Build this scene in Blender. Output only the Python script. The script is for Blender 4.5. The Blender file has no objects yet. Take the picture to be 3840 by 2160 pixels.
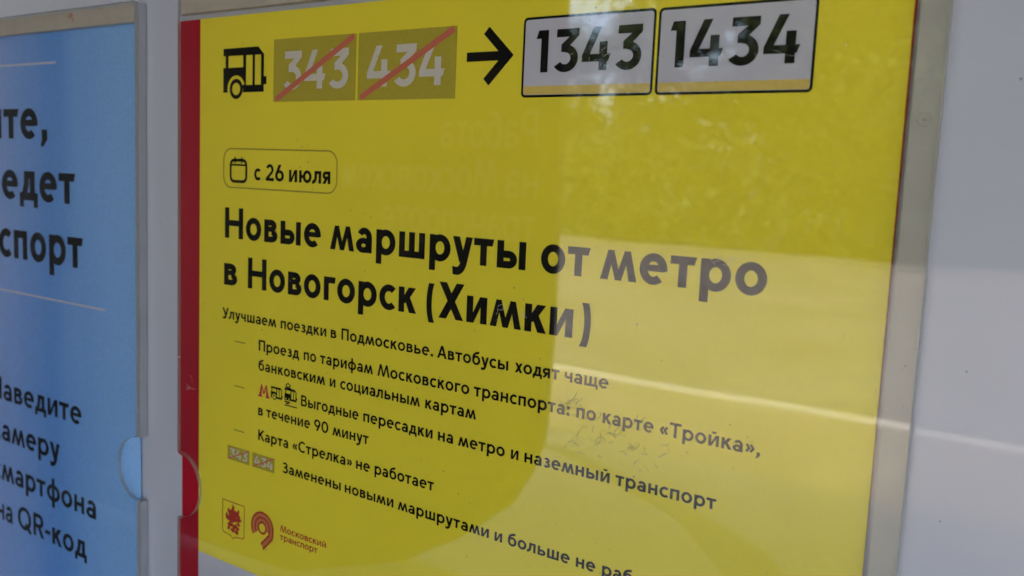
import bpy, math, random
from math import sin, cos, pi, radians
random.seed(7)
C = bpy.context.scene.collection
sc = bpy.context.scene

# ------------------------------------------------------------------ camera
S = 0.345          # metres from the lens to the plane of the posters
EYE = 1.50         # height of the lens above the pavement
cd = bpy.data.cameras.new('camera'); cam = bpy.data.objects.new('camera', cd); C.objects.link(cam)
sc.camera = cam
cd.sensor_width = 36; cd.lens = 36*1.76096772/2
cd.clip_start = 0.01; cd.clip_end = 500
from mathutils import Matrix, Vector
RX = Vector((0.82437307, 0.56431974, 0.04418464))      # camera right in the world
RD = Vector((0.1021586, -0.07155016, -0.99219161))     # camera down
RF = Vector((-0.55675189, 0.82244988, -0.11663414))    # camera forward
m = Matrix((RX, -RD, -RF)).transposed().to_4x4()
m.translation = Vector((0, -S, EYE)); cam.matrix_world = m
cd.dof.use_dof = True; cd.dof.focus_distance = 0.345/0.80; cd.dof.aperture_fstop = 11.0

# ------------------------------------------------------------------ light
SUN_EL, SUN_AZ = radians(58), radians(12)
w = bpy.data.worlds.new('World'); sc.world = w; w.use_nodes = True
nt = w.node_tree; bg = nt.nodes['Background']; sky = nt.nodes.new('ShaderNodeTexSky')
sky.sky_type = 'NISHITA'; sky.sun_disc = False; sky.sun_elevation = SUN_EL; sky.sun_rotation = SUN_AZ
sky.air_density = 1.0; sky.dust_density = 4.0; sky.ozone_density = 1.0
nt.links.new(sky.outputs[0], bg.inputs[0]); bg.inputs[1].default_value = 0.15
sd = bpy.data.lights.new('sun', 'SUN'); sd.energy = 2.0; sd.angle = radians(0.5); sd.color = (1, .93, .82)
so = bpy.data.objects.new('sun', sd); C.objects.link(so)
so.location = (2, 6, 8)
so.rotation_euler = Vector((-sin(SUN_AZ)*cos(SUN_EL), -cos(SUN_AZ)*cos(SUN_EL), -sin(SUN_EL))).to_track_quat('-Z', 'Y').to_euler()
sc.view_settings.view_transform = 'Standard'; sc.view_settings.look = 'None'
sc.view_settings.gamma = 1; sc.view_settings.exposure = 3.18
sc.cycles.max_bounces = 12; sc.cycles.transparent_max_bounces = 24

# ------------------------------------------------------------------ materials
def mat(name):
    mt = bpy.data.materials.new(name); mt.use_nodes = True
    return mt, mt.node_tree, mt.node_tree.nodes['Principled BSDF']
def N(t, kind, **kw):
    n = t.nodes.new(kind)
    for k, v in kw.items():
        if k in n.inputs: n.inputs[k].default_value = v
        else: setattr(n, k, v)
    return n
def simple(name, col, rough=.5, var=.06, scale=60, spec=.4, bump=0, coat=0, metal=0):
    mt, t, p = mat(name)
    co = N(t, 'ShaderNodeTexCoord'); nz = N(t, 'ShaderNodeTexNoise', Scale=scale, Detail=5.0, Roughness=.6)
    t.links.new(co.outputs['Object'], nz.inputs['Vector'])
    mr = N(t, 'ShaderNodeMapRange'); mr.inputs['From Min'].default_value = .3; mr.inputs['From Max'].default_value = .7
    mr.inputs['To Min'].default_value = 1-var; mr.inputs['To Max'].default_value = 1+var
    t.links.new(nz.outputs['Fac'], mr.inputs['Value'])
    mx = N(t, 'ShaderNodeVectorMath', operation='SCALE'); mx.inputs[0].default_value = col
    t.links.new(mr.outputs[0], mx.inputs['Scale']); t.links.new(mx.outputs[0], p.inputs['Base Color'])
    p.inputs['Roughness'].default_value = rough; p.inputs['Specular IOR Level'].default_value = spec
    p.inputs['Metallic'].default_value = metal; p.inputs['Coat Weight'].default_value = coat
    p.inputs['Coat Roughness'].default_value = .05
    if bump:
        b = N(t, 'ShaderNodeBump', Strength=bump, Distance=.002); t.links.new(nz.outputs['Fac'], b.inputs['Height'])
        t.links.new(b.outputs[0], p.inputs['Normal'])
    return mt
M = {}
M['yellow'] = simple('yellow_paper', (.92, .785, .045), .55, .05, 7, .08)
M['red'] = simple('red_paper', (.42, .005, .022), .5, .06, 12, .08)
M['white_print'] = simple('white_print', (.60, .60, .70), .5, .03, 20, .1)
M['black'] = simple('black_ink', (.006, .0045, .004), .6, .3, 900, .06)
M['olive'] = simple('olive_print', (.50, .42, .045), .5, .06, 900, .1)
M['digit_grey'] = simple('pale_grey_print', (.70, .66, .60), .5, .04, 900, .1)
M['slash'] = simple('red_slash_print', (.66, .17, .10), .5, .05, 600, .25)
M['slash_over'] = simple('pink_slash_print', (.66, .27, .27), .5, .05, 600, .25)
M['amber'] = simple('amber_print', (.74, .56, .14), .5, .05, 600, .25)
M['line_olive'] = simple('thin_olive_print', (.42, .34, .03), .5, .05, 900, .25)
M['logo_red'] = simple('logo_red_print', (.50, .035, .025), .5, .15, 1500, .25)
M['logo_pale'] = simple('logo_pale_red_print', (.62, .22, .07), .5, .1, 1500, .25)
M['metro_red'] = simple('metro_red_print', (.58, .03, .06), .5, .1, 1500, .25)
M['blue_white'] = simple('pale_line_print', (.62, .62, .78), .5, .04, 100, .25)
M['wall'] = simple('white_enamel_wall', (.54, .57, .67), .35, .02, 6, .5, 0, 1.0)
M['tape'] = simple('beige_tape', (.52, .47, .40), .55, .10, 55, .3)
M['strip'] = simple('grey_spacer_strip', (.50, .485, .43), .45, .05, 40, .3)
M['shaded_strip'] = simple('shaded_spacer_strip', (.33, .35, .40), .45, .08, 40, .3)  # spacer grey darkened and cooled to carry the shade on its side
M['stain'] = simple('rust_stain', (.42, .26, .17), .7, .3, 800, .2)
M['scratch'] = simple('scuffed_acrylic', (.30, .28, .16), .8, .3, 900, .2)
M['scratch_dark'] = simple('dirty_scuff', (.12, .10, .05), .8, .3, 900, .2)
M['scratch_pale'] = simple('pale_scuff', (.62, .60, .55), .8, .3, 900, .2)
M['metal'] = simple('dull_metal', (.45, .45, .42), .35, .1, 900, .5, metal=.8)

def blue_paper():
    mt, t, p = mat('blue_gradient_paper')
    co = N(t, 'ShaderNodeTexCoord'); sx = N(t, 'ShaderNodeSeparateXYZ'); t.links.new(co.outputs['Object'], sx.inputs[0])
    nz = N(t, 'ShaderNodeTexNoise', Scale=7.0, Detail=2.0)
    mp = N(t, 'ShaderNodeMapping'); mp.inputs['Scale'].default_value = (2.6, 1, .42)
    t.links.new(co.outputs['Object'], mp.inputs[0]); t.links.new(mp.outputs[0], nz.inputs['Vector'])
    a = N(t, 'ShaderNodeMath', operation='MULTIPLY_ADD'); a.inputs[1].default_value = .045; 
    t.links.new(nz.outputs['Fac'], a.inputs[0]); t.links.new(sx.outputs['X'], a.inputs[2])
    mr = N(t, 'ShaderNodeMapRange'); mr.inputs['From Min'].default_value = .095; mr.inputs['From Max'].default_value = .285
    t.links.new(a.outputs[0], mr.inputs['Value'])
    cr = N(t, 'ShaderNodeValToRGB'); cr.color_ramp.interpolation = 'B_SPLINE'; e = cr.color_ramp.elements
    e[0].position = 0; e[0].color = (.36, .50, .93, 1)
    e[1].position = 1; e[1].color = (.29, .56, .98, 1)
    for ps, c in ((.26, (.25, .45, .92, 1)), (.50, (.10, .33, .84, 1)), (.68, (.24, .48, .95, 1))):
        k = e.new(ps); k.color = c
    t.links.new(mr.outputs[0], cr.inputs[0])
    n2 = N(t, 'ShaderNodeTexNoise', Scale=900.0, Detail=2.0); t.links.new(co.outputs['Object'], n2.inputs['Vector'])
    m2 = N(t, 'ShaderNodeMapRange'); m2.inputs['To Min'].default_value = .75; m2.inputs['To Max'].default_value = 1.25
    t.links.new(n2.outputs['Fac'], m2.inputs['Value'])
    mx = N(t, 'ShaderNodeVectorMath', operation='SCALE'); t.links.new(cr.outputs[0], mx.inputs[0]); t.links.new(m2.outputs[0], mx.inputs['Scale'])
    t.links.new(mx.outputs[0], p.inputs['Base Color']); p.inputs['Roughness'].default_value = .5; p.inputs['Specular IOR Level'].default_value = .08
    return mt
M['blue'] = blue_paper()

def acrylic(name, tint=(.988, .99, .986), dirt=.5):
    # a thin clear sheet: light goes straight through, each face mirrors by Fresnel
    mt = bpy.data.materials.new(name); mt.use_nodes = True; t = mt.node_tree; t.nodes.clear()
    out = N(t, 'ShaderNodeOutputMaterial')
    geo = N(t, 'ShaderNodeNewGeometry')
    ior = N(t, 'ShaderNodeMapRange'); ior.inputs['To Min'].default_value = 1.49; ior.inputs['To Max'].default_value = 1/1.49
    t.links.new(geo.outputs['Backfacing'], ior.inputs['Value'])
    co = N(t, 'ShaderNodeTexCoord')
    nz = N(t, 'ShaderNodeTexNoise', Scale=9.0, Detail=1.5); t.links.new(co.outputs['Object'], nz.inputs['Vector'])
    b = N(t, 'ShaderNodeBump', Strength=.35, Distance=.0006); t.links.new(nz.outputs['Fac'], b.inputs['Height'])
    fr = N(t, 'ShaderNodeFresnel'); t.links.new(ior.outputs[0], fr.inputs['IOR'])
    tr = N(t, 'ShaderNodeBsdfTransparent'); tr.inputs[0].default_value = (*tint, 1)
    gl = N(t, 'ShaderNodeBsdfGlossy', Roughness=.012); gl.inputs[0].default_value = (1, 1, 1, 1)
    t.links.new(b.outputs[0], gl.inputs['Normal'])
    mx = N(t, 'ShaderNodeMixShader'); t.links.new(fr.outputs[0], mx.inputs[0]); t.links.new(tr.outputs[0], mx.inputs[1]); t.links.new(gl.outputs[0], mx.inputs[2])
    # dust specks and faint grime
    sp = N(t, 'ShaderNodeTexVoronoi', Scale=150.0); t.links.new(co.outputs['Object'], sp.inputs['Vector'])
    pn = N(t, 'ShaderNodeTexNoise', Scale=30.0, Detail=3.0); t.links.new(co.outputs['Object'], pn.inputs['Vector'])
    th = N(t, 'ShaderNodeMapRange'); th.inputs['From Min'].default_value = .085; th.inputs['From Max'].default_value = .03
    th.inputs['To Max'].default_value = 1
    t.links.new(sp.outputs['Distance'], th.inputs['Value'])
    pm = N(t, 'ShaderNodeMapRange'); pm.inputs['From Min'].default_value = .52; pm.inputs['From Max'].default_value = .66; pm.inputs['To Max'].default_value = dirt
    t.links.new(pn.outputs['Fac'], pm.inputs['Value'])
    mu = N(t, 'ShaderNodeMath', operation='MULTIPLY'); t.links.new(th.outputs[0], mu.inputs[0]); t.links.new(pm.outputs[0], mu.inputs[1])
    ad = N(t, 'ShaderNodeMath', operation='ADD'); ad.inputs[1].default_value = .004; t.links.new(mu.outputs[0], ad.inputs[0])
    df = N(t, 'ShaderNodeBsdfDiffuse'); df.inputs[0].default_value = (.5, .48, .42, 1)
    m3 = N(t, 'ShaderNodeMixShader'); t.links.new(ad.outputs[0], m3.inputs[0]); t.links.new(mx.outputs[0], m3.inputs[1]); t.links.new(df.outputs[0], m3.inputs[2])
    t.links.new(m3.outputs[0], out.inputs[0])
    return mt
M['acrylic'] = acrylic('clear_acrylic')
def edge_mat():
    mt = bpy.data.materials.new('acrylic_cut_edge'); mt.use_nodes = True; t = mt.node_tree; t.nodes.clear()
    out = N(t, 'ShaderNodeOutputMaterial'); tr = N(t, 'ShaderNodeBsdfTransparent'); tr.inputs[0].default_value = (.9, .92, .9, 1)
    df = N(t, 'ShaderNodeBsdfDiffuse'); df.inputs[0].default_value = (.31, .32, .33, 1)
    mx = N(t, 'ShaderNodeMixShader'); mx.inputs[0].default_value = .55
    t.links.new(tr.outputs[0], mx.inputs[1]); t.links.new(df.outputs[0], mx.inputs[2]); t.links.new(mx.outputs[0], out.inputs[0])
    return mt
M['edge'] = edge_mat()

M['wall'].node_tree.nodes['Principled BSDF'].inputs['Coat Roughness'].default_value = .02
# ------------------------------------------------------------------ building helpers
WL = {}                                              # world location of every object's origin
def tag(o, label=None, cat=None, group=None, kind=None):
    for k, v in (('label', label), ('category', cat), ('group', group), ('kind', kind)):
        if v: o[k] = v
    return o
def empty(name, loc, label, cat, group=None):
    o = bpy.data.objects.new(name, None); C.objects.link(o); o.location = loc; o.empty_display_size = .05
    WL[o.name] = Vector(loc); return tag(o, label, cat, group)
class MB:
    def __init__(s): s.v = []; s.f = []; s.mi = []
    def poly(s, pts, mi=0):
        k = len(s.v); s.v += [tuple(p) for p in pts]; s.f.append(tuple(range(k, k+len(pts)))); s.mi.append(mi)
    def box(s, a, b):
        x0, y0, z0 = a; x1, y1, z1 = b; k = len(s.v)
        s.v += [(x0,y0,z0),(x1,y0,z0),(x1,y1,z0),(x0,y1,z0),(x0,y0,z1),(x1,y0,z1),(x1,y1,z1),(x0,y1,z1)]
        for f in ((0,3,2,1),(4,5,6,7),(0,1,5,4),(1,2,6,5),(2,3,7,6),(3,0,4,7)): s.f.append(tuple(k+i for i in f)); s.mi.append(0)
    def prism(s, out, y0, y1, mside=0):
        """closed outline [(x,z)] extruded from y0 (front) to y1 (back)"""
        k = len(s.v); n = len(out)
        s.v += [(x, y0, z) for x, z in out] + [(x, y1, z) for x, z in out]
        s.f.append(tuple(range(k, k+n))); s.mi.append(0); s.f.append(tuple(range(k+2*n-1, k+n-1, -1))); s.mi.append(0)
        for i in range(n):
            j = (i+1) % n; s.f.append((k+j, k+i, k+n+i, k+n+j)); s.mi.append(mside)
    def build(s, name, mats, parent=None, origin=None, smooth=False):
        if not isinstance(mats, (list, tuple)): mats = [mats]
        o0 = WL[parent.name] if parent else Vector(origin or (0, 0, 0))
        me = bpy.data.meshes.new(name); me.from_pydata([tuple(Vector(p)-o0) for p in s.v], [], s.f)
        for mm in mats: me.materials.append(mm)
        me.polygons.foreach_set('material_index', s.mi)
        if smooth: me.polygons.foreach_set('use_smooth', [True]*len(s.f))
        me.update(); o = bpy.data.objects.new(name, me); C.objects.link(o)
        if parent: o.parent = parent
        else: o.location = o0
        WL[o.name] = o0.copy(); return o
def bevel(o, wd, seg=2):
    b = o.modifiers.new('bevel', 'BEVEL'); b.width = wd; b.segments = seg; b.limit_method = 'ANGLE'; return o

# ------------------------------------------------------------------ poster drawing: (u, v) are poster coordinates, u right, v down, unit = S
def PX(u, v, t=0.0):                                 # a point standing t metres proud of the posters
    return (u*(S-t), -t, EYE-v*(S-t))
def ring(cx, cy, rx, ry, a0, a1, w, t, n=None):
    n = n or max(3, int(abs(a1-a0)/11)); out = []
    for i in range(n):
        q = [radians(a0+(a1-a0)*k/n) for k in (i, i+1)]
        out.append([(cx+rx*cos(q[0]), cy+ry*sin(q[0])), (cx+rx*cos(q[1]), cy+ry*sin(q[1])),
                    (cx+(rx-w)*cos(q[1]), cy+(ry-t)*sin(q[1])), (cx+(rx-w)*cos(q[0]), cy+(ry-t)*sin(q[0]))])
    return out
def R(x0, y0, x1, y1): return [[(x0, y0), (x1, y0), (x1, y1), (x0, y1)]]
def rib(pts, w, c0=None, c1=None, closed=False):
    n = len(pts); L = []; Rr = []
    for i in range(n):
        if closed: a, b, c = pts[i-1], pts[i], pts[(i+1) % n]
        else: a, b, c = pts[max(0, i-1)], pts[i], pts[min(n-1, i+1)]
        def nrm(p, q):
            dx, dy = q[0]-p[0], q[1]-p[1]; l = math.hypot(dx, dy) or 1; return dx/l, dy/l
        if a == b: t0 = t1 = nrm(b, c)
        elif b == c: t0 = t1 = nrm(a, b)
        else: t0, t1 = nrm(a, b), nrm(b, c)
        nx, ny = -(t0[1]+t1[1]), t0[0]+t1[0]; l = math.hypot(nx, ny) or 1; nx /= l; ny /= l
        k = max(.35, nx*-t0[1]+ny*t0[0]); ox, oy = nx*w/2/k, ny*w/2/k
        cut = c0 if i == 0 and not closed else (c1 if i == n-1 and not closed else None)
        if cut:
            cr = cut[0]*-t0[1]+cut[1]*t0[0]; ox, oy = cut[0]*w/2/cr, cut[1]*w/2/cr
        L.append((b[0]+ox, b[1]+oy)); Rr.append((b[0]-ox, b[1]-oy))
    m = n if closed else n-1
    return [[L[i], L[(i+1) % n], Rr[(i+1) % n], Rr[i]] for i in range(m)]
def bez(p0, p1, p2, p3, n=8):
    return [tuple((1-t)**3*a+3*(1-t)**2*t*b+3*(1-t)*t*t*c+t**3*d for a, b, c, d in zip(p0, p1, p2, p3)) for t in [i/n for i in range(n+1)]]
Xh = .72; OV = .012; HZ = (1, 0)
def glyph(c, w):
    """outline pieces of one letter, cap height 1, stem w; returns (width, pieces, left bearing, right bearing)"""
    t = w*.88; h = w/2; r = Xh/2; s, o, d = .085, .05, .02
    def stem(x, a=0, b=Xh): return R(x, a, x+w, b)
    if c == 'о': return .74, ring(.37, r, .37, r+OV, 0, 360, w, t), o, o
    if c == 'с': return .63, ring(.37, r, .37, r+OV, 46, 314, w, t), o, .03
    if c == 'е': return .73, ring(.365, r, .365, r+OV, -6, 312, w, t)[::-1]+R(w*.7, r-.04-t*.08, .73-w*.3, r-.04+t*.74), o, o
    if c == 'р': return .74, stem(0, -.27)+ring(.37, r, .37, r+OV, 0, 360, w, t), s, o
    if c == 'ф': return .92, ring(.46, r, .46, r+OV, 0, 360, w, t)+R(.46-h, -.27, .46+h, 1.0), o, o
    if c == 'б': return .74, ring(.37, r-.01, .37, r+OV, 0, 360, w, t)+rib(bez((h, r), (h-.02, .72), (.14, .90), (.62, .95)), w*.92, (1, .0), (.12, 1)), o, o
    if c == 'а': return .63, stem(.63-w, 0, Xh-.26)+ring(.33, Xh-.28, .30, .292, 0, 152, w, t)+ring(.30, .212, .30, .224, 0, 360, w, t*.9), o, s
    if c == 'в': return .62, stem(0)+R(w, 0, .34, t)+R(w, Xh-t, .32, Xh)+R(w, .335, .34, .335+t*.85)+ring(.34, .21, .28, .21, -90, 90, w, t)+ring(.32, .525, .25, .195, -90, 90, w, t), s, o
    if c == 'ь': return .64, stem(0)+R(w, 0, .38, t)+R(w, .46-t, .38, .46)+ring(.38, .23, .26, .23, -90, 90, w, t), s, o
    if c == 'ы': return .91, glyph('ь', w)[1]+stem(.91-w), s, s
    if c == 'н': return .66, stem(0)+stem(.66-w)+R(w, r-t/2, .66-w, r+t/2), s, s
    if c == 'п': return .64, stem(0)+stem(.64-w)+R(w, Xh-t, .64-w, Xh), s, s
    if c in 'ий':
        g = stem(0)+stem(.68-w)+[[(w*.35, 0), (w*1.12, 0), (.68-w*.35, Xh), (.68-w*1.12, Xh)]]
        if c == 'й': g += ring(.34, Xh+.26, .19, .17, 205, 335, w*.6, t*.75)
        return .68, g, s, s
    if c == 'к': return .66, stem(0)+[[(w*.9, .24), (w*.9, .46), (.62-w*1.15, Xh), (.64, Xh), (w*1.5, .30)]]+[[(w*1.1, .36), (w*1.9, .47), (.67, 0), (.67-w*1.22, 0)]], s, d
    if c == 'л': return .70, stem(.70-w)+R(.16, Xh-t, .70-w, Xh)+rib([(.16+h, Xh-.01)]+bez((.16+h, Xh*.6), (.15+h, .22), (.10+h, .08), (-.02, .055), 7), w, HZ, (0, 1)), d, s
    if c == 'д': return .78, R(0, -.17, w*.85, t)+R(.78-w*.85, -.17, .78, t)+R(w*.85, 0, .78-w*.85, t)+R(.66-w, t, .66, Xh)+R(.20, Xh-t, .66-w, Xh)+rib([(.20+h, Xh), (.19+h, .40), (.10+h, t*.9)], w, HZ, HZ), d, d
    if c == 'з': return .56, ring(.28, .21, .28, .222, -150, 90, w, t)+ring(.27, .525, .25, .207, -90, 148, w, t)+R(.17, .335, .30, .335+t*.8), o, o
    if c == 'м': return 1.0, [[(0, 0), (w*.97, 0), (.37, Xh), (.19, Xh)], [(.19, Xh), (.355, Xh), (.585, 0), (.415, 0)], [(.415, 0), (.585, 0), (.81, Xh), (.645, Xh)], [(.63, Xh), (.81, Xh), (1, 0), (1-w*.97, 0)]], d, d
    if c == 'у': return .68, rib([(.68-h*1.08, Xh), (.39, .02)]+bez((.37, -.04), (.30, -.20), (.22, -.25), (.02, -.20), 6), w, HZ, (-.1, 1))+rib([(h*1.08, Xh), (.36, .03)], w*1.02, HZ, HZ), d, d
    if c == 'х': return .66, rib([(h*1.2, Xh), (.66-h*1.2, 0)], w, HZ, HZ)+rib([(.66-h*1.2, Xh), (h*1.2, 0)], w, HZ, HZ), d, d
    if c == 'ц': return .74, stem(0)+stem(.64-w)+R(w, 0, .74, t)+R(.74-w*.8, -.17, .74, 0), s, d
    if c == 'ч': return .62, stem(.62-w)+stem(0, .44)+ring(.25, .45, .25, .21, 180, 270, w, t)+R(.25, .24, .62-w, .24+t), s, s
    if c == 'ш': return .95, stem(0)+stem(.475-h)+stem(.95-w)+R(w, 0, .95-w, t), s, s
    if c == 'щ': return 1.04, stem(0)+stem(.475-h)+stem(.95-w)+R(w, 0, 1.04, t)+R(1.04-w*.8, -.17, 1.04, 0), s, d
    if c == 'ю': return 1.02, stem(0)+R(w, r-t/2, .36, r+t/2)+ring(.66, r, .36, r+OV, 0, 360, w, t), s, o
    if c == 'я': return .62, stem(.62-w)+R(.27, Xh-t, .62-w, Xh)+R(.27, .25, .62-w, .25+t)+ring(.27, .485, .27, .235, 90, 270, w, t)+[[(0, 0), (w*1.15, 0), (.44, .30), (.44-w*1.1, .30)]], d, s
    if c == 'г': return .50, stem(0)+[[(w, Xh-t), (.47, Xh-t), (.50, Xh), (w, Xh)]], s, d
    if c == 'т': return .66, [[(0, Xh-t), (.61, Xh-t), (.66, Xh), (0, Xh)]]+stem(.325-h, 0, Xh-t), d, d
    if c == 'Н': return .90, stem(0, 0, 1)+stem(.90-w, 0, 1)+R(w, .5-t/2, .90-w, .5+t/2), s, s
    if c == 'П': return .80, stem(0, 0, 1)+stem(.80-w, 0, 1)+R(w, 1-t, .80-w, 1), s, s
    if c == 'В': return .74, stem(0, 0, 1)+R(w, 0, .42, t)+R(w, 1-t, .40, 1)+R(w, .47, .42, .47+t*.9)+ring(.42, .295, .32, .295, -90, 90, w, t)+ring(.40, .74, .28, .26, -90, 90, w, t), s, o
    if c == 'У': return .84, rib([(.84-h*1.1, 1), (.46, .24)]+bez((.42, .14), (.34, .0), (.24, -.02), (.08, .06), 6), w, HZ, (-.1, 1))+rib([(h*1.1, 1), (.45, .30)], w, HZ, HZ), d, d
    if c == 'А': return .92, rib([(h*1.08, 0), (.46, 1)], w*1.02, HZ, HZ)+rib([(.92-h*1.08, 0), (.46, 1)], w*1.02, HZ, HZ)+R(.22, .22, .70, .22+t), d, d
    if c == 'М': return 1.25, [[(0, 0), (w*.97, 0), (.40, 1), (.23, 1)], [(.23, 1), (.40, 1), (.71, 0), (.54, 0)], [(.54, 0), (.71, 0), (1.02, 1), (.85, 1)], [(.85, 1), (1.02, 1), (1.25, 0), (1.25-w*.97, 0)]], d, d
    if c == 'З': return .70, ring(.34, .29, .36, .30, -148, 90, w, t)+ring(.33, .74, .32, .27, -90, 146, w, t)+R(.22, .47, .36, .47+t*.85), o, o
    if c == 'К': return .80, stem(0, 0, 1)+[[(w*.9, .38), (w*.9, .62), (.76-w*1.2, 1), (.79, 1), (w*1.5, .44)]]+[[(w*1.2, .50), (w*2, .63), (.83, 0), (.83-w*1.25, 0)]], s, d
    if c == 'Т': return .80, R(0, 1-t, .80, 1)+stem(.40-h, 0, 1-t), d, d
    if c in 'СC': return .86, ring(.50, .5, .50, .515, 48, 312, w, t), o, .03
    if c == 'Х': return .86, rib([(h*1.2, 1), (.86-h*1.2, 0)], w*1.05, HZ, HZ)+rib([(.86-h*1.2, 1), (h*1.2, 0)], w*1.05, HZ, HZ), d, d
    if c == 'Р': return .72, stem(0, 0, 1)+R(w, 1-t, .42, 1)+R(w, .36, .42, .36+t)+ring(.42, .68, .30, .32, -90, 90, w, t), s, o
    if c == 'R': return .76, stem(0, 0, 1)+R(w, 1-t, .42, 1)+R(w, .38, .42, .38+t)+ring(.42, .69, .30, .31, -90, 90, w, t)+rib([(.40, .42), (.76-h, 0)], w, HZ, HZ), s, d
    if c == 'Q': return 1.02, ring(.50, .5, .50, .515, 0, 360, w, t)+rib([(.58, .28), (.96, -.06)], w), o, o
    if c == '(': return .36, rib([(.30+.36*cos(radians(a))*.62, .40+.68*sin(radians(a))) for a in range(238, 121, -9)], w*.86, HZ, HZ), o, o
    if c == ')': return .36, rib([(.06-.36*cos(radians(a))*.62, .40+.68*sin(radians(a))) for a in range(238, 121, -9)], w*.86, HZ, HZ), o, o
    if c == '.': return .2, R(0, 0, w*1.15, w*1.1), s, .05
    if c == ':': return .2, R(0, 0, w*1.15, w*1.1)+R(0, .46, w*1.15, .46+w*1.1), s, .05
    if c == ',': return .22, [[(.0, -.17), (w*.6, -.17), (w*1.35, .0), (w*1.3, w*1.05), (w*.25, w*1.05), (w*.3, 0)]], .05, .05
    if c == '-': return .36, R(0, .30, .36, .30+t), .06, .06
    if c in '«»':
        g = []
        for q in (0, .26):
            g += rib([(q+.22, .60), (q+.05, .36), (q+.22, .12)], w*.82)
        if c == '»': g = [[(.55-x, y) for x, y in p] for p in g]
        return .55, g, .07, .07
    if c == '0': return .80, ring(.40, .5, .40, .515, 0, 360, w, t), o, o
    if c == '1': return .36, stem(.36-w, 0, 1)+[[(0, .80), (.36-w, .80), (.36-w, 1), (.07, 1)]], .04, s
    if c == '2': return .70, R(0, 0, .70, t)+ring(.34, .68, .33, .335, -22, 158, w, t)+[[(.0, t*.9), (w*1.35, t*.9), (.655, .56), (.67-w, .60)]], o, o
    if c == '3': return .72, [[(.10, 1), (.72, 1), (.72, .83), (.45, .81), (.09, .81)], [(.72, .83), (.47, .60), (.34, .46), (.235, .46), (.235, .64), (.45, .81)]]+ring(.35, .31, .365, .325, -146, 96, w, t), o, o
    if c == '4': return .78, [[(0, .206), (0, .35), (.30, 1), (.30+w, 1), (w*1.02, .38), (w*1.02, .206)], [(w*.9, .206), (.715, .206), (.78, .38), (w*.9, .38)]]+R(.47, .0, .47+w, .206)+R(.47, .38, .47+w, .66), o, .03
    if c == '6': return .74, ring(.37, .335, .37, .345, 0, 360, w, t)+[[(0.01, .40), (w*1.05, .44), (.36+w*.8, 1), (.36-w*.35, 1), (.03, .48)]], o, o
    if c == '9': return .74, [[(.74-x, 1-y) for x, y in p] for p in glyph('6', w)[1]], o, o
    return .3, [], 0, 0
SPACE = .30
def lay(text, w):
    x = 0; out = []
    for i, c in enumerate(text):
        if c == ' ': x += SPACE; continue
        wd, g, a, b = glyph(c, w)
        if i: x += a
        out.append([[(px+x, py) for px, py in p] for p in g]); x += wd+b
        last = b
    return out, x-last
def write(mb, text, u0, u1, v, cap, w=.15, t0=.00012, flip=None, tilt=0.0):
    """set text between u0 and u1 on baseline v (poster units) as slightly proud ink"""
    gl, W = lay(text, w); sx = (u1-u0)/W
    for g in gl:
        for k, p in enumerate(g):
            t = t0+.000004*(k % 14)
            mb.poly([PX(u0+x*sx, v-y*cap+tilt*x*sx, t) for x, y in p][::-1])
def shape(mb, polys, t):
    for k, p in enumerate(polys): mb.poly([PX(x, y, t+.000004*(k % 14)) for x, y in p])
def rr(u0, v0, u1, v1, r, n=5):
    out = []
    for cx, cy, a in ((u1-r, v0+r, -90), (u1-r, v1-r, 0), (u0+r, v1-r, 90), (u0+r, v0+r, 180)):
        out += [(cx+r*cos(radians(a+90*i/n)), cy+r*sin(radians(a+90*i/n))) for i in range(n+1)]
    return out
def sheet(u0, v0, u1, v1, t, th):                    # a flat card
    a = PX(u0, v0, t); b = PX(u1, v1, t); m_ = MB()
    m_.box((a[0], -t, b[2]), (b[0], -t+th, a[2])); return m_

# ------------------------------------------------------------------ the enamel wall panel
# ------------------------------------------------------------------ (thing that carries both poster pockets)
wb = empty('wall_panel', (-.3, .02, EYE), 'white enamelled steel panel behind both acrylic poster pockets', 'wall panel')
m_ = MB(); m_.box((-6.5, .0012, .12), (5.5, .03, 2.34)); o = m_.build('panel_sheet', M['wall'], wb)

# ------------------------------------------------------------------ yellow route notice
yp = empty('route_notice', PX(-1.407, .95), 'yellow bus route notice with red stripe and black Russian headline', 'poster')
BK = .0006
def card(name, mt, outline, t, th, parent):
    m_ = MB(); m_.prism([(PX(u, v, t)[0], PX(u, v, t)[2]) for u, v in outline], -t, -t+th); return m_.build(name, mt, parent)
# red backing sheet: widened left for its reflection in the acrylic, stepped at the notch
card('red_backing_sheet', M['red'], [(-1.4070, -.2525), (-.1985, -.2525), (-.1992, .1), (-.2015, .99), (-1.4045, .99), (-1.4042, .648), (-1.3925, .646), (-1.3925, .527), (-1.4055, .523)], .0003, .0002, yp)
card('yellow_sheet', M['yellow'], [(-1.3441, -.2527), (-1.12, -.2531), (-.75, -.2527), (-.2012, -.2523), (-.2002, .2), (-.2000, .6955), (-1.3441, .6955)], .0006, .0002, yp)
card('white_footer', M['white_print'], [(-1.3441, .6957), (-.2000, .6957), (-.2000, .99), (-1.3441, .99)], .0006, .0002, yp)
INK = .00075
def line(name, words, v, cap, wt, mt=M['black'], parent=yp, t=INK):
    m_ = MB()
    for wd in words: write(m_, wd[0], wd[1], wd[2], wd[3] if len(wd) > 3 else v, cap, wt, t)
    return m_.build(name, mt, parent)
line('headline_text', [('Новые', -1.2756, -1.0431), ('маршруты', -1.0225, -.6569), ('от', -.6330, -.5593), ('метро', -.5435, -.3300)], .1161, .0519, .216)
line('headline_text', [('в', -1.2772, -1.2423), ('Новогорск', -1.2150, -.8443), ('(Химки)', -.8241, -.5541)], .1972, .0519, .216)
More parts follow.
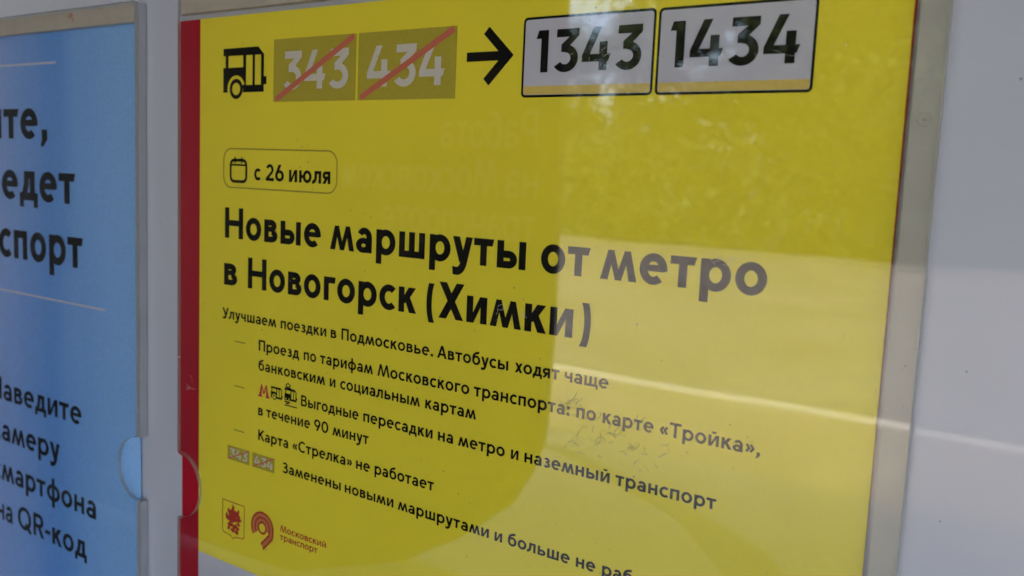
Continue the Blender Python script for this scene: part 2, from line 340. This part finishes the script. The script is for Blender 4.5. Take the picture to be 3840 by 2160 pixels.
line('body_text', [('Улучшаем', -1.2809, -1.1430), ('поездки', -1.1324, -1.0268), ('в', -1.0170, -1.0045), ('Подмосковье.', -.9936, -.8098), ('Автобусы', -.8018, -.6774), ('ходят', -.6664, -.5957), ('чаще', -.5878, -.5229)], .2556, .0182, .190)
line('body_text', [('Проезд', -1.1858, -1.0874), ('по', -1.0768, -1.0485), ('тарифам', -1.0398, -.9255), ('Московского', -.9161, -.7418), ('транспорта:', -.7339, -.5781), ('по', -.5672, -.5382), ('карте', -.5284, -.4571), ('«Тройка»,', -.4482, -.3234)], .3002, .0186, .190)
line('body_text', [('банковским', -1.1858, -1.0272), ('и', -1.0167, -1.0043), ('социальным', -.9940, -.8309), ('картам', -.8209, -.7283)], .3338, .0184, .190)
line('body_text', [('Выгодные', -1.0814, -.9528), ('пересадки', -.9429, -.8050), ('на', -.7950, -.7672), ('метро', -.7581, -.6768), ('и', -.6666, -.6540), ('наземный', -.6442, -.5135), ('транспорт', -.5051, -.3702)], .3768, .0184, .190)
line('body_text', [('в', -1.1853, -1.1730), ('течение', -1.1650, -1.0594), ('90', -1.0502, -1.0179), ('минут', -1.0085, -.9302)], .4112, .0184, .190)
line('body_text', [('Карта', -1.1842, -1.1101), ('«Стрелка»', -1.0988, -.9651), ('не', -.9558, -.9263), ('работает', -.9166, -.7991)], .4545, .0184, .190)
line('body_text', [('Заменены', -1.1234, -.9876, .4980), ('новыми', -.9788, -.8764, .4985), ('маршрутами', -.8676, -.6976, .4990), ('и', -.6877, -.6748, .4996), ('больше', -.6651, -.5653, .4998), ('не', -.5559, -.5266, .5), ('работают', -.5167, -.3930, .5)], .4990, .0180, .190)
# date pill
m_ = MB(); shape(m_, rib(rr(-1.2800, -.0350, -1.0110, .0300, .019), .0024, closed=True), INK); m_.build('date_pill_outline', M['line_olive'], yp)
line('date_text', [('с', -1.2018, -1.1860), ('26', -1.1734, -1.1299), ('июля', -1.1180, -1.0249)], .0157, .0268, .205)
m_ = MB()
shape(m_, rib(rr(-1.2618, -.0160, -1.2218, .0195, .0085), .0048, closed=True), INK)
shape(m_, R(-1.2600, -.0095, -1.2236, -.0066), INK+.00008)
for x in (-1.2505, -1.2335): shape(m_, R(x-.0015, -.0212, x+.0015, -.0110), INK+.0001)
m_.build('calendar_icon', M['black'], yp)
for v in (.2929, .3708, .4490):
    m_ = MB(); shape(m_, R(-1.2482, v-.0012, -1.2206, v+.0010), INK); m_.build('list_dash', M['line_olive'], yp)

def bus(ox, oy, k, name, parent, tram=False):
    """the bus pictogram; origin at its lower left corner, k = width"""
    m_ = MB(); y_ = MB(); T = lambda P: [[(ox+x*k, oy-y*k) for x, y in p] for p in P]
    W_ = .1085; f = lambda x: (x+1.2825)/W_; g = lambda v: (-.1169-v)/W_
    blk = [[(f(-1.2825), g(-.2001)), (f(-1.195), g(-.2004)), (f(-1.1815), g(-.1885)), (f(-1.1815), g(-.1873)), (f(-1.2825), g(-.1881))]]
    for a, b, c, d in ((-1.2769, -.1885, -1.2694, -.1680), (-1.2321, -.1885, -1.2247, -.1390), (-1.2086, -.1885, -1.2028, -.1390),
                       (-1.1880, -.1885, -1.1810, -.1390), (-1.2825, -.1685, -1.2321, -.1279), (-1.2330, -.1394, -1.1810, -.1279), (-1.1815, -.1525, -1.1745, -.1397)):
        blk += R(f(a), g(d), f(c), g(b))
    shape(m_, T(blk), INK)
    if not tram:
        wc = (f(-1.2493), g(-.1335))
        shape(y_, T(ring(*wc, .205, .205, 20, 200, .052, .052, 14)+ring(*wc, .16, .16, 180, 360, .05, .05, 10)), INK+.00007)
        shape(m_, T([[(wc[0]+.153*cos(radians(a)), wc[1]+.153*sin(radians(a))) for a in range(0, 360, 15)]]), INK+.00014)
        shape(y_, T([[(wc[0]+.093*cos(radians(a)), wc[1]+.093*sin(radians(a))) for a in range(0, 360, 15)]]), INK+.00021)
    else:
        shape(m_, T(R(.0, .0, .10, .06)+R(.0, -.03, .46, .04)+R(.12, -.12, .36, -.05)+rib([(.0, -.20), (1.0, -.20)], .055)+rib([(.26, .79), (.10, .93), (.26, 1.06), (.44, .93)], .06, closed=True)+R(.02, .77, .5, .82)), INK+.00014)
        shape(y_, T(R(.07, .15, .15, .22)+R(.32, .15, .40, .22)), INK+.00021)
    b = m_.build(name, M['black'], parent)
    if y_.f: y_.build('wheel_cutout', M['yellow'], b)
    return b
bus(-1.2825, -.1169, .1085, 'bus_icon', yp)
bus(-1.1541, .3782, .0292, 'small_bus_icon', yp)
bus(-1.1204, .3762, .0300, 'tram_icon', yp, True)
m_ = MB()
shape(m_, [[(-1.1859, .3770), (-1.1818, .3760), (-1.1782, .3565), (-1.1765, .3565), (-1.1716, .3690), (-1.1667, .3565), (-1.1648, .3565), (-1.1612, .3760), (-1.1572, .3770), (-1.1572, .3788), (-1.1660, .3788), (-1.1660, .3770), (-1.1640, .3765)],
          ], INK)
m_ = MB()
shape(m_, [[(-1.1835, .3765), (-1.1782, .3565), (-1.1762, .3565), (-1.1775, .3765)], [(-1.1782, .3565), (-1.1762, .3565), (-1.1700, .3730), (-1.1730, .3730)],
           [(-1.1730, .3730), (-1.1700, .3730), (-1.1645, .3565), (-1.1668, .3565)], [(-1.1668, .3565), (-1.1645, .3565), (-1.1590, .3765), (-1.1652, .3765)],
           [(-1.1862, .3762), (-1.1756, .3762), (-1.1756, .3786), (-1.1862, .3786)], [(-1.1672, .3762), (-1.1568, .3762), (-1.1568, .3786), (-1.1672, .3786)]], INK)
m_.build('metro_letter_icon', M['metro_red'], yp)

def crossed(u0, v0, u1, v1, num, a, b, base, cap, wt, slw, parent):
    m_ = MB(); shape(m_, R(u0, v0, u1, v1), INK); r_ = m_.build('crossed_out_number', M['olive'], parent)
    m_ = MB(); write(m_, num, a, b, base, cap, wt, INK+.00012); m_.build('digits', M['digit_grey'], r_)
    m_ = MB(); q = (u1-u0)*.03; shape(m_, rib([(u0+q, v1-q*.6), (u1-q, v0+q*.6)], slw), INK+.00026); m_.build('red_slash', M['slash'], r_)
crossed(-1.1576, -.2094, -.9758, -.1112, '343', -1.1367, -.9915, -.1303, .0590, .195, .0092, yp)
crossed(-.9715, -.2094, -.7861, -.1112, '434', -.9532, -.8060, -.1303, .0590, .195, .0092, yp)
crossed(-1.2642, .4790, -1.2062, .5045, '343', -1.2585, -1.2115, .5000, .0165, .20, .0026, yp)
crossed(-1.1990, .4790, -1.1428, .5045, '434', -1.1935, -1.1470, .5000, .0165, .20, .0026, yp)
m_ = MB()
shape(m_, R(-.7682, -.1723, -.7060, -.1600)+rib([(-.7362, -.2003), (-.7000, -.1662), (-.7345, -.1320)], .0128), INK)
m_.build('arrow_icon', M['black'], yp)
def plate(u0, v0, u1, v1, num, a, b):
    m_ = MB(); shape(m_, [rr(u0, v0, u1, v1, .0062)], INK); r_ = m_.build('number_plate', M['black'], yp)
    e = .0032
    m_ = MB(); shape(m_, [rr(u0+e, v0+e, u1-e, v1-e, .0036)], INK+.00008); m_.build('plate_face', M['white_print'], r_)
    m_ = MB(); shape(m_, R(u0+e+.0006, -.1250, u1-e-.0006, v1-e-.0004), INK+.00016); m_.build('amber_band', M['amber'], r_)
    m_ = MB(); write(m_, num, a, b, -.1422, .0532, .212, INK+.00024); m_.build('digits', M['black'], r_)
plate(-.6765, -.2128, -.4872, -.1106, '1343', -.6560, -.5040)
plate(-.4838, -.2122, -.2968, -.1106, '1434', -.4680, -.3136)

# ---- emblems at the foot
m_ = MB(); sh = [(-1.2765, .5810), (-1.2183, .5810), (-1.2183, .6360), (-1.2205, .6400), (-1.2420, .6425), (-1.2474, .6475), (-1.2530, .6425), (-1.2740, .6400), (-1.2765, .6360)]
shape(m_, rib(sh, .0015, closed=True), INK); m_.build('coat_of_arms_shield', M['logo_red'], yp); shl = bpy.data.objects['coat_of_arms_shield']
m_ = MB(); rnd = random.Random(3)
def blob(cx, cy, rx, ry, n=11, j=.35, rot=0):
    out = []
    for i in range(n):
        a = 2*pi*i/n; k = 1+rnd.uniform(-j, j); x, y = rx*k*cos(a), ry*k*sin(a)
        out.append((cx+x*cos(rot)-y*sin(rot), cy+x*sin(rot)+y*cos(rot)))
    return out
bl = [blob(-1.2484, .5915, .0040, .0048), blob(-1.2475, .6015, .0085, .0085, 13), blob(-1.2520, .6105, .0075, .0075), blob(-1.2430, .6120, .0150, .0045, 13, .3, -.2),
      blob(-1.2335, .6075, .0040, .0060), blob(-1.2365, .5990, .0035, .0080, 9, .3, .3), blob(-1.2620, .6110, .0050, .0060), blob(-1.2660, .6060, .0025, .0050), blob(-1.2580, .6000, .0035, .0070, 9, .3, -.4),
      blob(-1.2560, .6220, .0060, .0040), blob(-1.2430, .6240, .0100, .0045, 13, .4, .2), blob(-1.2340, .6180, .0050, .0030), blob(-1.2480, .6310, .0070, .0045, 11, .4), blob(-1.2380, .6330, .0050, .0050), blob(-1.2600, .6290, .0035, .0040)]
shape(m_, bl, INK); shape(m_, rib([(-1.2484, .5840), (-1.2478, .5930)], .0016)+rib([(-1.2400, .5960), (-1.2600, .6330)], .0012), INK+.0001)
m_.build('rider_emblem', M['logo_red'], shl)
lx, ly = -1.1715, .6075
def arcp(rx, ry, a0, a1, n=22): return [(lx+rx*cos(radians(a0+(a1-a0)*i/n)), ly-ry*sin(radians(a0+(a1-a0)*i/n))) for i in range(n+1)]
def track(rr_, tail): return arcp(rr_*1.0, rr_*1.0, 214, -12)+[(lx+rr_*.93, ly+rr_*.52), tail]
m_ = MB(); shape(m_, rib(track(.0225, (-1.1715, .6405)), .0115)+rib(arcp(.0125, .0125, 214, -20), .0085), INK); em = m_.build('transport_emblem', M['logo_pale'], yp)
m_ = MB(); shape(m_, rib(track(.0272, (-1.1690, .6450)), .0034)+rib(track(.0182, (-1.1740, .6365)), .0034)+rib(arcp(.0098, .0098, 0, 345), .0036, closed=True), INK+.0001)
m_.build('emblem_track', M['logo_red'], em)
line('emblem_text', [('Московский', -1.1268, -1.0177)], .6015, .0118, .17, M['logo_red'])
line('emblem_text', [('транспорт', -1.1268, -1.0367)], .6160, .0118, .17, M['logo_red'])

# ------------------------------------------------------------------ blue notice
bp = empty('smartphone_notice', PX(-2.3, .95), 'blue gradient notice in the left pocket asking to scan a code by smartphone', 'poster')
card('blue_sheet', M['blue'], [(-2.42, -.2650), (-2.02, -.2612), (-1.5348, -.2567), (-1.5216, -.2567), (-1.5216, .99), (-2.42, .99)], .0004, .0003, bp)
INKB = .0006
B = lambda name, ws, v, cap, wt: line(name, ws, v, cap, wt, M['black'], bp, INKB)
B('notice_text', [('ите,', -2.085, -1.8435)], -.0448, .0860, .215)
B('notice_text', [('ведет', -2.0905, -1.7366)], .0834, .0850, .215)
B('notice_text', [('транспорт', -2.315, -1.7118)], .2104, .0850, .215)
B('notice_detail_text', [('Наведите', -2.0960, -1.7243)], .5335, .0510, .19)
B('notice_detail_text', [('камеру', -2.0900, -1.8080)], .6275, .0510, .19)
B('notice_detail_text', [('смартфона', -2.0920, -1.6750)], .7215, .0510, .19)
B('notice_detail_text', [('на', -2.0760, -2.0088), ('QR-код', -1.9853, -1.7104)], .8165, .0515, .19)
for a, b, v in ((-2.35, -1.8019, -.1972), (-2.35, -1.6357, .2846)):
    m_ = MB(); shape(m_, R(a, v-.0022, b, v+.0022), INKB); m_.build('white_rule', M['blue_white'], bp)

# ------------------------------------------------------------------ acrylic pockets
def pocket_front(u0, u1, v0, v1, notch, parent, t=.0048, th=.0022):
    """clear front sheet with a half round thumb notch cut in one side"""
    P = lambda u, v: (PX(u, v, t)[0], PX(u, v, t)[2]); out = []
    cy, ry, rx = .5835, .0625, notch[1]
    q = [radians(90-180*i/20) for i in range(21)]
    if notch[0] == 'left':
        out = [P(u0, v0), P(u1, v0), P(u1, v1), P(u0, v1)]+[P(u0+rx*cos(a), cy+ry*sin(a)) for a in q]
    else:
        out = [P(u0, v0), P(u1, v0)]+[P(u1-rx*cos(a), cy-ry*sin(a)) for a in q]+[P(u1, v1), P(u0, v1)]
    m_ = MB(); m_.prism(out, -t, -t+th, 1); return m_.build('front_sheet', [M['acrylic'], M['edge']], parent)
y_ = empty('acrylic_pocket', PX(-.7, 1.0), 'clear acrylic pocket screwed over the yellow route notice, thumb notch on its left', 'poster pocket', 'acrylic poster pockets')
pocket_front(-1.4072, -.1667, -.2960, 1.02, ('left', .0640), y_, .0060, .0022)
b_ = empty('acrylic_pocket', PX(-2.0, 1.0), 'clear acrylic pocket over the blue notice at the left edge, thumb notch on its right', 'poster pocket', 'acrylic poster pockets')
pocket_front(-2.45, -1.5355, -.2975, 1.02, ('right', .0640), b_, .0077, .0029)
def strip(name, u0, v0, u1, v1, mt, parent, t=.0024, th=.0022):
    m_ = sheet(u0, v0, u1, v1, t, th); o = m_.build(name, mt, parent); bevel(o, .0004, 2); return o
strip('side_spacer', -.1955, -.2930, -.1672, 1.0, M['strip'], y_, .0037, .0047)
strip('top_spacer', -1.4040, -.2930, -.1965, -.2640, M['tape'], y_, .0037, .0047)
strip('side_spacer', -1.5330, -.2930, -1.5228, .5195, M['shaded_strip'], b_, .0047, .0057)
strip('side_spacer', -1.5330, .6475, -1.5228, 1.0, M['shaded_strip'], b_, .0047, .0057)
strip('top_spacer', -2.43, -.2930, -1.5345, -.2600, M['tape'], b_, .0047, .0057)
def bump_screw(u, v, rad, parent):
    c = Vector(PX(u, v, .0061)); m_ = MB(); n = 28
    prof = [(rad, 0), (rad*.98, .00025), (rad*.80, .00035), (rad*.62, .0002), (rad*.30, .00012), (rad*.12, .0002), (0.00001, .00022)]
    for i in range(n):
        a, b = 2*pi*i/n, 2*pi*(i+1)/n
        for (r0, h0), (r1, h1) in zip(prof, prof[1:]):
            m_.poly([c+Vector((r0*cos(a), -h0, r0*sin(a))), c+Vector((r0*cos(b), -h0, r0*sin(b))), c+Vector((r1*cos(b), -h1, r1*sin(b))), c+Vector((r1*cos(a), -h1, r1*sin(a)))])
    o = m_.build('clear_plug', M['acrylic'], parent, smooth=True)
    m_ = MB(); 
    for i in range(n):
        a, b = 2*pi*i/n, 2*pi*(i+1)/n; r0, r1 = rad*1.0, rad*.90; z = Vector((0, .00135, 0))
        m_.poly([c+z*0+Vector((r0*cos(a), -.0003, r0*sin(a))), c+Vector((r0*cos(b), -.0003, r0*sin(b))), c+Vector((r1*cos(b), -.00045, r1*sin(b))), c+Vector((r1*cos(a), -.00045, r1*sin(a)))])
    m_.build('plug_rim', M['edge'], o)
    m_ = MB()
    for k in range(9):
        a = k*.7; m_.poly([c+Vector((rad*q*cos(a+e)*1.3, -.0004-.00001*k, rad*q*sin(a+e)*.7)) for q, e in ((.05, 0), (.26, .15), (.2, .5), (.08, .6))])
    m_.build('screw_tip', M['scratch_dark'], o)
bump_screw(-.1812, -.0810, .0024, y_)
# rust stain on the tape at the top of the left pocket, and one further right
def stain(cu, cv, ru, rv, parent, n=4, tt=.0048):
    m_ = MB()
    for k in range(n):
        out = []; 
        for i in range(13):
            a = 2*pi*i/13; q = .5+rnd.random()*.5; out.append(PX(cu+ru*q*cos(a)+rnd.uniform(-ru, ru)*.35, cv+rv*q*sin(a)+rnd.uniform(-rv, rv)*.35, tt+.00001*k))
        m_.poly(out)
    return m_.build('rust_stain', M['stain'], parent)
stain(-1.747, -.2840, .010, .0065, b_, 3); stain(-1.738, -.2760, .006, .0035, b_, 2); stain(-1.150, -.2850, .012, .0035, y_, 2, .0038)
# scuffs on the face of the acrylic
def scuffs(name, spots, mt, parent, wd=.00050):
    m_ = MB(); k = 0
    for (cu, cv, sp, n, L) in spots:
        for i in range(n):
            u, v = cu+rnd.gauss(0, sp), cv+rnd.gauss(0, sp*.5); a = rnd.uniform(-.2, 1.2) if rnd.random() < .6 else rnd.uniform(0, pi)
            pts = [(u, v)]
            for j in range(rnd.randint(2, 5)):
                a += rnd.uniform(-.7, .7); pts.append((pts[-1][0]+L*cos(a)*rnd.uniform(.4, 1), pts[-1][1]-L*sin(a)*rnd.uniform(.4, 1)))
            for p in rib(pts, wd*rnd.uniform(.5, 1.5)): m_.poly([PX(x, y, .00607+.000002*(k % 9)) for x, y in p]); k += 1
    o = m_.build(name, mt, parent); o['kind'] = 'stuff'; return o
scuffs('scuff_mark', [(-.585, .2905, .012, 16, .006), (-.545, .318, .016, 10, .004), (-.50, .305, .020, 14, .005), (-.47, .335, .022, 12, .004), (-.56, .345, .02, 7, .004)], M['scratch'], y_)
scuffs('scuff_mark', [(-.585, .2915, .007, 5, .003), (-.48, .33, .03, 5, .003), (-.60, .345, .03, 3, .003)], M['scratch_dark'], y_, .00034)
scuffs('scuff_mark', [(-1.378, .396, .006, 7, .006), (-.70, .178, .010, 5, .004), (-.66, .180, .006, 4, .004), (-.385, .080, .008, 8, .004), (-.60, -.155, .012, 6, .002), (-.35, -.15, .016, 7, .004), (-.555, -.16, .006, 4, .003)], M['scratch_pale'], y_, .0003)
for q_ in ((-.12, .17), (-.09, .42), (-.07, .05), (-.13, .33), (-.10, -.12), (-1.46, .1), (-1.44, .6)):
    m_ = MB(); m_.poly([(PX(q_[0], q_[1])[0]+.0004*cos(a)*rnd.uniform(.5, 1.3), .0011, PX(*q_)[2]+.0004*sin(a)*rnd.uniform(.5, 1.3)) for a in (0, 1, 2, 3, 4, 5)]); m_.build('dirt_speck', M['scratch_dark'], wb)
scuffs('smudge_mark', [(-1.425, .338, .004, 4, .008)], M['strip'], wb, .0012)

# ------------------------------------------------------------------ what the acrylic mirrors: pavement, road and trees across the way
def ground(name, x0, x1, d0, d1, z, mt):
    m_ = MB(); m_.poly([(x0, S-d0, z), (x1, S-d0, z), (x1, S-d1, z), (x0, S-d1, z)]); o = m_.build(name, mt); return tag(o, kind='structure')
M['pave'] = simple('concrete_paving', (.205, .17, .125), .8, .18, 1.2, .3)
M['asphalt'] = simple('dry_asphalt', (.15, .132, .112), .85, .22, .5, .3)
M['grass'] = simple('mown_grass', (.07, .10, .03), .9, .3, 4, .2)
M['kerb'] = simple('painted_kerb', (.42, .38, .32), .7, .1, 8, .3)
M['dark'] = simple('dark_side_panel', (.018, .017, .016), .6, .1, 5, .3)
M['letter'] = simple('pale_lettering', (.50, .50, .50), .6, .1, 5, .3)
M['leaf'] = simple('leaves', (.040, .060, .020), .8, .2, 3, .1)
M['bark'] = simple('bark', (.10, .075, .055), .9, .3, 20, .2)
M['roof'] = simple('shade_roof', (.30, .31, .32), .5, .05, 5, .4)
M['slab'] = simple('shade_darkened_slabs', (.07, .065, .06), .7, .2, 4, .3, .3)  # shade near the wall is put into this darker floor colour
M['dark_band'] = simple('dark_ground_band', (.22, .19, .14), .8, .2, 3, .3)
M['pave_lift'] = simple('shade_lightened_paving', (.37, .315, .25), .8, .12, 2, .3)
ground('pavement', -40, 40, 4.27, 5.66, 0.12, M['pave'])
ground('lightened_paving', -40, 40, 2.45, 4.27, 0.12, M['pave_lift'])  # paving colour lightened to make up for the roof's shade, ending at its edge
m_ = MB(); m_.poly([(x, S-d, .124) for x, d in ((-2.70, 4.03), (-2.30, 4.00), (-1.50, 3.64), (-1.0, 3.33), (-.85, 3.10), (-1.05, 3.02), (-1.46, 3.48), (-2.30, 3.92))][::-1]); tag(m_.build('diagonal_band', M['dark_band']), kind='structure')  # diagonal band in a colour darker than the paving around it
ground('shelter_floor', -40, 40, -3, 2.45, 0.12, M['slab'])
ground('road', -90, 90, 5.8, 21, 0.0, M['asphalt'])
ground('grass_verge', -150, 150, 21.0, 160, .02, M['grass'])
m_ = MB(); m_.box((-90, S-5.82, -.2), (90, S-5.66, .13)); tag(m_.build('kerb', M['kerb']), kind='structure')
m_ = MB(); m_.box((-90, S-21.2, -.2), (90, S-20.9, .12)); tag(m_.build('far_kerb', M['asphalt']), kind='structure')
# side panel of the shelter with white lettering that faces the posters
sp_ = empty('shelter_side_panel', (-2.6, S-2.0, .12), 'dark shelter panel opposite the posters lettered in white', 'shelter panel')
D2 = 2.0; DP = lambda u, v: (u*D2, EYE-v*D2)
m_ = MB(); m_.prism([DP(-.6130, -.75), DP(-.6130, .30), DP(-.618, .345), DP(-.632, .39), DP(-.665, .445), DP(-.75, .515), DP(-.85, .575), DP(-1.1, .665), DP(-2.03, .685), DP(-2.03, -.75)], S-D2-.03, S-D2)
m_.build('panel_board', M['dark'], sp_)
m_ = MB(); m_.box((-4.105, S-D2-.04, .12), (-4.061, S-D2+.01, 2.3)); m_.build('post', M['dark'], sp_)
def mirror_line(text, ustart, uend, v, cap):
    gl, W = lay(text, .14); k = (uend-ustart)*D2/W; m_ = MB(); n = 0
    for g in gl:
        for p in g: m_.poly([(ustart*D2+x*k, S-D2+.002+.0002*(n % 9), EYE-v*D2+y*cap*D2) for x, y in p]); n += 1
    m_.build('panel_text', M['letter'], sp_)
mirror_line('Работа', -.643, -.805, -.043, .050)
mirror_line('на Московском', -.640, -.995, .020, .050)
mirror_line('транспорте', -.640, -.910, .080, .050)
# unseen roof over the posters, its reach and height set to cut sky light
rf = empty('shade_roof', (0, 0, 2.33), 'unseen flat grey roof sized to cut sky light on the poster wall', 'shelter roof')
m_ = MB(); m_.box((-6.5, -2.45, 2.35), (5.5, .3, 2.43)); m_.build('roof_slab', M['roof'], rf)
m_ = MB(); m_.box((-6.5, -2.50, 2.33), (5.5, -2.451, 2.47)); m_.build('roof_fascia', M['metal'], rf)
# trees
def leaf_mesh(nm, seed, n, rx, rz, zc):
    r_ = random.Random(seed); m_ = MB()
    cl = [(r_.gauss(0, .42)*rx, r_.gauss(0, .42)*rx, zc+r_.uniform(-.9, .9)*rz, r_.uniform(.22, .42)*rx) for _ in range(26)]
    for i in range(n):
        cx, cy, cz, cr = r_.choice(cl); x, y, z = cx+r_.gauss(0, .5)*cr, cy+r_.gauss(0, .5)*cr, cz+r_.gauss(0, .5)*cr
        s_ = r_.uniform(.06, .14); a, b = Vector((r_.gauss(0, 1), r_.gauss(0, 1), r_.gauss(0, 1))).normalized(), Vector((r_.gauss(0, 1), r_.gauss(0, 1), r_.gauss(0, 1))).normalized()
        c = Vector((x, y, z)); m_.poly([c+a*s_, c+b*s_*.7, c-a*s_, c-b*s_*.7])
    me = bpy.data.meshes.new(nm); me.from_pydata([tuple(p) for p in m_.v], [], m_.f); me.materials.append(M['leaf']); return me
crowns = [leaf_mesh('crown', 11, 9000, 2.6, 2.6, 5.6), leaf_mesh('crown', 12, 24000, 3.2, 4.0, 6.0)]
def trunk_mesh():
    m_ = MB(); n = 8
    def limb(p, q, r0, r1):
        p, q = Vector(p), Vector(q); d_ = (q-p).normalized(); a = d_.orthogonal().normalized(); b = d_.cross(a)
        for i in range(n):
            t0, t1 = 2*pi*i/n, 2*pi*(i+1)/n; e = lambda t: a*cos(t)+b*sin(t)
            m_.poly([p+e(t0)*r0, p+e(t1)*r0, q+e(t1)*r1, q+e(t0)*r1])
    limb((0, 0, 0), (.05, 0, 2.4), .17, .13); limb((.05, 0, 2.4), (.1, .1, 5.6), .13, .05)
    for q in ((1.3, .3, 4.6), (-1.2, .5, 4.8), (.3, -1.2, 5.0), (-.4, 1.1, 5.4)): limb((.05, 0, 2.4), q, .08, .03)
    me = bpy.data.meshes.new('trunk'); me.from_pydata([tuple(p) for p in m_.v], [], m_.f); me.materials.append(M['bark']); return me
tk = trunk_mesh()
def tree(x, d, ci, sc_, rot, label):
    e = bpy.data.objects.new('street_tree', None); C.objects.link(e); e.location = (x, S-d, .02); e.scale = (sc_,)*3; e.rotation_euler.z = rot
    tag(e, label, 'tree', 'trees across the road')
    for nm, me in (('crown', crowns[ci]), ('trunk', tk)):
        o = bpy.data.objects.new(nm, me); C.objects.link(o); o.parent = e
for i, (x, d, ci, s_) in enumerate(((-17.5, 25, 0, .62), (-16.2, 26, 0, .74), (-14.2, 25, 0, .76), (-12.5, 26, 0, .84), (-9.9, 26, 1, 1.0), (-7.3, 24, 1, 1.1), (-3.6, 23.5, 1, 1.15), (0.2, 24.5, 1, 1.15), (5.6, 24, 1, 1.05), (-23, 26, 1, .9), (11, 25, 1, 1.1), (-6.8, 31, 1, 1.25), (-1.5, 31, 1, 1.35), (-30, 26, 1, 1.0), (17, 26, 0, 1.2))):
    tree(x, d, ci, s_, i*1.3, '%s green tree beyond the road seen only as a reflection' % ('tall leafy' if ci else 'short leafy'))
def hedge_mesh():
    r_ = random.Random(5); m_ = MB()
    for i in range(24000):
        c = Vector((r_.uniform(-40, 30), S-22.5+r_.gauss(0, .35), .05+r_.random()*2.3+abs(r_.gauss(0, .35))))
        s_ = r_.uniform(.12, .28); a, b = Vector((r_.gauss(0, 1), r_.gauss(0, 1), r_.gauss(0, 1))).normalized(), Vector((r_.gauss(0, 1), r_.gauss(0, 1), r_.gauss(0, 1))).normalized()
        m_.poly([c+a*s_, c+b*s_*.7, c-a*s_, c-b*s_*.7])
    return tag(m_.build('hedge', M['leaf']), 'low ragged hedge along the far side of the road', 'hedge', kind='stuff')
hedge_mesh()
